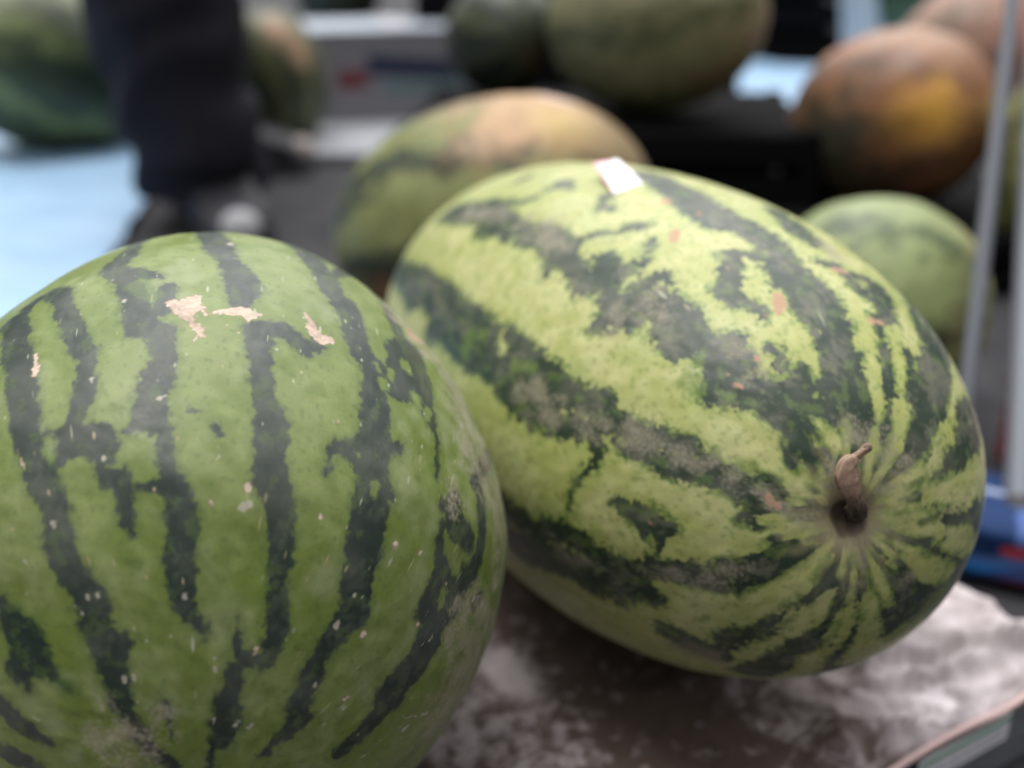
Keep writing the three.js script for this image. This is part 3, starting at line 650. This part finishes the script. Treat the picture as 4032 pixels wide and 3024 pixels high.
// ------------------------------------------------------------------ crates, carton, sheets
const blackPlastic = mat(0.007, 0.007, 0.0078, 0.9, { specularIntensity: 0.15 });
function crate(pos, turn, w, h, d, label, rows = 3) {
  const g = thing('crate', pos, turn, label, 'crate');
  const T = 0.012;
  part('base', box(w - 0.004, 0.012, d - 0.004, 0.003).translate(0, 0.006, 0), blackPlastic, g);
  for (const sx of [-1, 1]) for (const sz of [-1, 1]) part('corner_post', box(0.026, h, 0.026, 0.004).translate(sx * (w / 2 - 0.013), h / 2, sz * (d / 2 - 0.013)), blackPlastic, g);
  const gap = h / rows, sh = gap * 0.74;
  for (let r = 0; r < rows; r++) {
    const y = gap * (r + 0.56);
    for (const s of [-1, 1]) {
      part('slat', box(w - 0.05, sh, T, 0.003).translate(0, y, s * (d / 2 - T / 2 - 0.004)), blackPlastic, g);
      part('slat', box(T, sh, d - 0.05, 0.003).translate(s * (w / 2 - T / 2 - 0.004), y, 0), blackPlastic, g);
    }
  }
  part('lid', box(w - 0.03, 0.008, d - 0.03, 0.002).translate(0, h - 0.006, 0), blackPlastic, g);
  return g;
}
crate([0.135, 0, -1.52], -0.08, 0.54, 0.166, 0.36, 'tall black slatted crate that carries the olive watermelon');
crate([0.50, 0, -1.36], 0.15, 0.42, 0.072, 0.38, 'low black slatted crate under the orange-brown watermelon', 2);
crate([0.14, 0, -2.62], 0.05, 0.72, 0.36, 0.4, 'black slatted crate standing behind the blackish and olive melons', 4);
crate([0.72, 0, -3.52], 0.1, 0.62, 0.34, 0.42, 'black crate far behind, above the patch of blue sheet', 4);

function sheet(name, pts, label) { // wrinkled plastic sheet with thickness; pts: four corners on the ground
  const n = 60, P = [], UV = [], I = [];
  for (let s = 0; s < 2; s++) for (let j = 0; j <= n; j++) for (let i = 0; i <= n; i++) {
    const u = i / n, v = j / n, a = V(...pts[0]).lerp(V(...pts[1]), u), b = V(...pts[3]).lerp(V(...pts[2]), u), p = a.lerp(b, v);
    const r = 1 - Math.abs(N3(p.x * 3.2, p.z * 4.1, 4));
    p.y = 0.006 + 0.012 * Math.pow(r, 4) + 0.003 * N3(p.x * 12, p.z * 12, 7) + 0.003 - s * 0.003;
    P.push(p.x, Math.max(0.004 + (s ? 0 : 0.002), p.y), p.z); UV.push(p.x, p.z);
  }
  const id = (k, i, j) => k * (n + 1) * (n + 1) + j * (n + 1) + i;
  for (let j = 0; j < n; j++) for (let i = 0; i < n; i++) { I.push(id(0, i, j), id(0, i + 1, j), id(0, i, j + 1), id(0, i + 1, j), id(0, i + 1, j + 1), id(0, i, j + 1)); I.push(id(1, i, j), id(1, i, j + 1), id(1, i + 1, j), id(1, i + 1, j), id(1, i, j + 1), id(1, i + 1, j + 1)); }
  const g = new THREE.BufferGeometry(); g.setAttribute('position', new THREE.Float32BufferAttribute(P, 3)); g.setAttribute('uv', new THREE.Float32BufferAttribute(UV, 2)); g.setIndex(I); g.computeVertexNormals();
  const m = shade(new THREE.Mesh(g, sheetMat)); m.name = numbered(name); scene.add(m); return tag(m, label, 'plastic sheet');
}
const sheetMat = new THREE.MeshPhysicalMaterial({ map: texture(256, 256, (u, v, o) => { const n = 1 + 0.12 * fbm(u * 6, v * 6, 2) + 0.05 * N3(u * 90, v * 90, 5); o[0] = 0.36 * n; o[1] = 0.55 * n; o[2] = 0.77 * n; }), roughness: 0.42 });
sheet('plastic_sheet', [[-2.2, 0, -0.75], [-0.47, 0, -1.0], [-0.75, 0, -2.75], [-2.9, 0, -3.6]], 'light-blue plastic sheet on the ground along the left border, behind the front melon');
sheet('plastic_sheet', [[0.42, 0, -2.0], [1.3, 0, -2.0], [1.5, 0, -3.15], [0.5, 0, -3.25]], 'small patch of light-blue plastic sheet showing between the olive and the orange-brown melons');

{ // white carton with a printed dark band
  const g = thing('carton', [-0.255, 0, -2.36], 0.25, 'white carton with a dark blue printed band, between the dark trousers and the dark melons', 'carton');
  const cv = document.createElement('canvas'); cv.width = 512; cv.height = 300; const x = cv.getContext('2d');
  x.fillStyle = '#8d8b92'; x.fillRect(0, 0, 512, 300); x.fillStyle = '#2c3552'; x.beginPath(); x.moveTo(150, 60); x.lineTo(470, 96); x.lineTo(470, 150); x.lineTo(150, 130); x.fill();
  x.fillStyle = '#7e3a44'; x.fillRect(60, 110, 90, 60); x.fillStyle = '#6f8a8b'; x.fillRect(190, 148, 250, 44);
  const ct = new THREE.CanvasTexture(cv); ct.colorSpace = THREE.SRGBColorSpace;
  const w = 0.37, h = 0.2, d = 0.27;
  part('body', box(w, h, d, 0.006).translate(0, h / 2 + 0.002, 0), mat(0.30, 0.32, 0.36, 0.7), g);
  const fp = part('printed_panel', new THREE.PlaneGeometry(w - 0.016, h - 0.016), new THREE.MeshStandardMaterial({ map: ct, roughness: 0.6 }), g); fp.position.set(0, h / 2 + 0.002, d / 2 + 0.0015);
  part('tape', box(0.05, 0.002, d - 0.01, 0.0008).translate(0, h + 0.0035, 0), mat(0.5, 0.52, 0.55, 0.3), g);
  for (const s of [-1, 1]) part('lid_flap', box(w / 2 - 0.004, 0.003, d + 0.002, 0.001).translate(s * w / 4, h + 0.001, 0), mat(0.36, 0.40, 0.46, 0.7), g);
}

{ // flat foam board on the ground in front of the carton
  const g = shade(new THREE.Mesh(box(0.24, 0.022, 0.36, 0.005), mat(0.34, 0.35, 0.38, 0.8))); g.name = 'foam_board'; g.position.set(-0.29, 0.0115, -2.08); g.rotation.y = -0.12; scene.add(g);
  tag(g, 'flat grey-white foam board lying on the ground before the white carton', 'foam board');
}
// ------------------------------------------------------------------ poles, strap, sack at the right
const steel = mat(0.19, 0.205, 0.235, 0.5, { metalness: 0.2 });
function pole(name, a, b, r, label) {
  const g = thing(name, [a.x, a.y, a.z], 0, label, 'pole', undefined), B = b.clone().sub(a), O = V(0, 0, 0);
  part('tube', bar(O, B, r), steel, g);
  const n = B.clone().normalize();
  part('foot', bar(O.clone().addScaledVector(n, -0.002), n.clone().multiplyScalar(0.02), r * 1.25), mat(0.05, 0.05, 0.055, 0.6), g);
  const m = B.clone().multiplyScalar(0.62); part('collar', bar(m, m.clone().addScaledVector(n, 0.03), r * 1.22), mat(0.3, 0.32, 0.35, 0.4), g);
  return g;
}
{
  const a = V(0.405, 0.364, -0.908), b = V(0.344, 0.075, -0.725), d = b.clone().sub(a).normalize();
  pole('pole', b.clone().addScaledVector(d, 0.07 / -d.y), a.clone().addScaledVector(d, -0.6), 0.0060, 'slim grey metal pole, the left one of two, in front of the smooth light-green melon');
  const a2 = V(0.4215, 0.248, -0.857), b2 = V(0.3465, 0.049, -0.626), d2 = b2.clone().sub(a2).normalize();
  pole('pole', b2.clone().addScaledVector(d2, 0.014 / -d2.y), a2.clone().addScaledVector(d2, -0.7), 0.0105, 'thicker grey metal pole at the right border, reaching down into the blue printed sack');
  const bl = V(0.849, 0.245, -2.76);
  pole('bar', V(0.875, 0.0, -2.70), V(0.82, 0.5, -2.78), 0.045, 'pale blue-white upright bar rising behind the orange-brown melon').children.forEach((c) => { c.material = mat(0.5, 0.6, 0.68, 0.5); });
}
{ // printed sack
  const g = thing('sack', [0.375, 0, -0.612], -0.42, 'blue printed plastic sack with red spots, behind the cloth at the right border', 'sack');
  const cv = document.createElement('canvas'); cv.width = 512; cv.height = 256; const x = cv.getContext('2d');
  x.fillStyle = '#4c639a'; x.fillRect(0, 0, 512, 256); x.fillStyle = '#2a6cb0'; x.fillRect(0, 150, 250, 110);
  x.fillStyle = '#3b4d86'; x.beginPath(); x.moveTo(200, 150); x.lineTo(512, 120); x.lineTo(512, 256); x.lineTo(90, 256); x.fill();
  x.fillStyle = '#15325f'; x.beginPath(); x.roundRect(-60, -40, 250, 172, 40); x.fill();
  x.fillStyle = '#b03a44'; x.beginPath(); x.arc(196, 92, 24, 0, 7); x.fill(); x.fillStyle = '#b04a78'; x.beginPath(); x.arc(214, 244, 46, 0, 7); x.fill();
  const ct = new THREE.CanvasTexture(cv); ct.colorSpace = THREE.SRGBColorSpace;
  const sg = new THREE.SphereGeometry(1, 64, 40), p = sg.attributes.position, uv = sg.attributes.uv;
  const pw = (q, e) => Math.sign(q) * Math.pow(Math.abs(q), e);
  for (let i = 0; i < p.count; i++) {
    const q = V().fromBufferAttribute(p, i);
    const X = pw(q.x, 0.4) * 0.125, Y = pw(q.y, 0.32) * 0.024, Z = pw(q.z, 0.5) * 0.045;
    p.setXYZ(i, X + 0.002 * N3(X * 40, Y * 40, Z * 40), Y + 0.0265 + 0.0012 * N3(X * 60, 3, Z * 60), Z + 0.003 * N3(X * 30, Y * 50, 9));
    uv.setXY(i, X / 0.25 + 0.5, Y / 0.048 + 0.5);
  }
  sg.computeVertexNormals();
  part('body', sg, new THREE.MeshPhysicalMaterial({ map: ct, roughness: 0.7, specularIntensity: 0.5 }), g);
  part('seam', box(0.2, 0.004, 0.006, 0.002).translate(0, 0.0505, 0), mat(0.35, 0.42, 0.6, 0.5), g);
  const rb = thing('carton', [0.484, 0, -0.735], 0.0, 'red carton edge at the right border, beside the thicker grey pole', 'carton');
  part('body', box(0.16, 0.072, 0.1, 0.004).translate(0, 0.036, 0), mat(0.42, 0.06, 0.07, 0.6), rb);
  part('lid', box(0.164, 0.02, 0.104, 0.004).translate(0, 0.073, 0), mat(0.44, 0.07, 0.075, 0.6), rb);
}
// ------------------------------------------------------------------ person: dark trousers and shoes (seen from the shins down)
{
  const g = thing('person', [-0.47, 0, -1.7], 0, 'person in dark navy trousers and dark pale-toed shoes, standing behind the front melon', 'person');
  const B = [];
  const cap = (a, b, r0, r1) => B.push([V(...a), V(...b), r0, r1]);
  // near leg, far leg, hips (local to the group)
  cap([0.03, 0.06, 0.2], [-0.012, 0.44, 0.23], 0.088, 0.108); cap([-0.01, 0.44, 0.22], [-0.03, 0.84, 0.09], 0.105, 0.125);
  cap([-0.05, 0.08, -0.16], [-0.17, 0.44, -0.14], 0.07, 0.095); cap([-0.17, 0.44, -0.14], [-0.05, 0.84, -0.07], 0.098, 0.122);
  cap([-0.035, 0.88, 0.05], [-0.035, 0.88, -0.05], 0.13, 0.13); cap([-0.035, 1.0, 0.05], [-0.035, 1.0, -0.05], 0.115, 0.115);
  const n = 92, cx = -0.03, cy = 0.56, half = 0.6;
  const mc = new MarchingCubes(n, new THREE.MeshBasicMaterial(), false, false, 400000); mc.isolation = 0;
  const q = V(), ab = V(), ap = V();
  for (let z = 0; z < n; z++) for (let y = 0; y < n; y++) for (let x = 0; x < n; x++) {
    q.set(cx + ((x - n / 2) / (n / 2)) * half, cy + ((y - n / 2) / (n / 2)) * half, ((z - n / 2) / (n / 2)) * half);
    let s = 0;
    for (const [a, b, r0, r1] of B) { ab.copy(b).sub(a); ap.copy(q).sub(a); const t = clamp(ap.dot(ab) / Math.max(1e-9, ab.lengthSq())); s += Math.exp(-(ap.addScaledVector(ab, -t).length() - (r0 + (r1 - r0) * t)) / 0.012); }
    let dd = -0.012 * Math.log(s + 1e-30);
    dd += 0.013 * Math.sin((q.y * 1.0 - q.x * 0.8) * 55 + 3 * N3(q.x * 5, q.y * 5, q.z * 5)) * sstep(0.6, 0.1, q.y) * 0.6 + 0.006 * N3(q.x * 9, q.y * 6, q.z * 9);
    dd = Math.max(dd, 0.05 - q.y, q.y - 1.06);
    mc.field[x + y * n + z * n * n] = -dd;
  }
  mc.update();
  const c = mc.count, geo = new THREE.BufferGeometry(), P = new Float32Array(c * 3);
  for (let i = 0; i < c; i++) { P[i * 3] = cx + mc.positionArray[i * 3] * half; P[i * 3 + 1] = cy + mc.positionArray[i * 3 + 1] * half; P[i * 3 + 2] = mc.positionArray[i * 3 + 2] * half; }
  geo.setAttribute('position', new THREE.BufferAttribute(P, 3)); const gm = mergeVertices(geo, 1e-5); gm.computeVertexNormals();
  const tr = part('trousers', gm, mat(0.024, 0.0225, 0.03, 0.9, { specularIntensity: 0.35 }), g);
  tr.userData.label = 'dark navy trousers with diagonal folds';
  for (const [ox, oz, ry] of [[0.04, 0.2, -1.1], [-0.05, -0.16, 0.0]]) { // shoes point to the right
    const sh = new THREE.Shape(); sh.moveTo(-0.09, 0.012); sh.lineTo(-0.095, 0.07); sh.quadraticCurveTo(-0.06, 0.1, -0.01, 0.095); sh.quadraticCurveTo(0.05, 0.075, 0.1, 0.055); sh.quadraticCurveTo(0.15, 0.045, 0.155, 0.012); sh.lineTo(-0.09, 0.012);
    const up = new THREE.ExtrudeGeometry(sh, { depth: 0.05, bevelEnabled: true, bevelThickness: 0.02, bevelSize: 0.012, bevelSegments: 4, curveSegments: 12 }).translate(0, 0, -0.025);
    const M = new THREE.Matrix4().makeRotationY(ry).setPosition(ox, 0, oz);
    const shoe = part('shoe', up.applyMatrix4(M), mat(0.02, 0.02, 0.026, 0.6), g);
    const so = new RoundedBoxGeometry(0.27, 0.016, 0.098, 3, 0.007).translate(0.03, 0.008, 0).applyMatrix4(M);
    part('sole', so, mat(0.04, 0.04, 0.045, 0.7), shoe);
    const toe = new THREE.SphereGeometry(1, 24, 16).scale(0.024, 0.026, 0.028).translate(0.151, 0.032, 0).applyMatrix4(M);
    part('toe_cap', toe, oz > 0 ? mat(0.5, 0.5, 0.52, 0.7) : mat(0.42, 0.36, 0.33, 0.7), shoe);
  }
}

renderer.render(scene, camera);
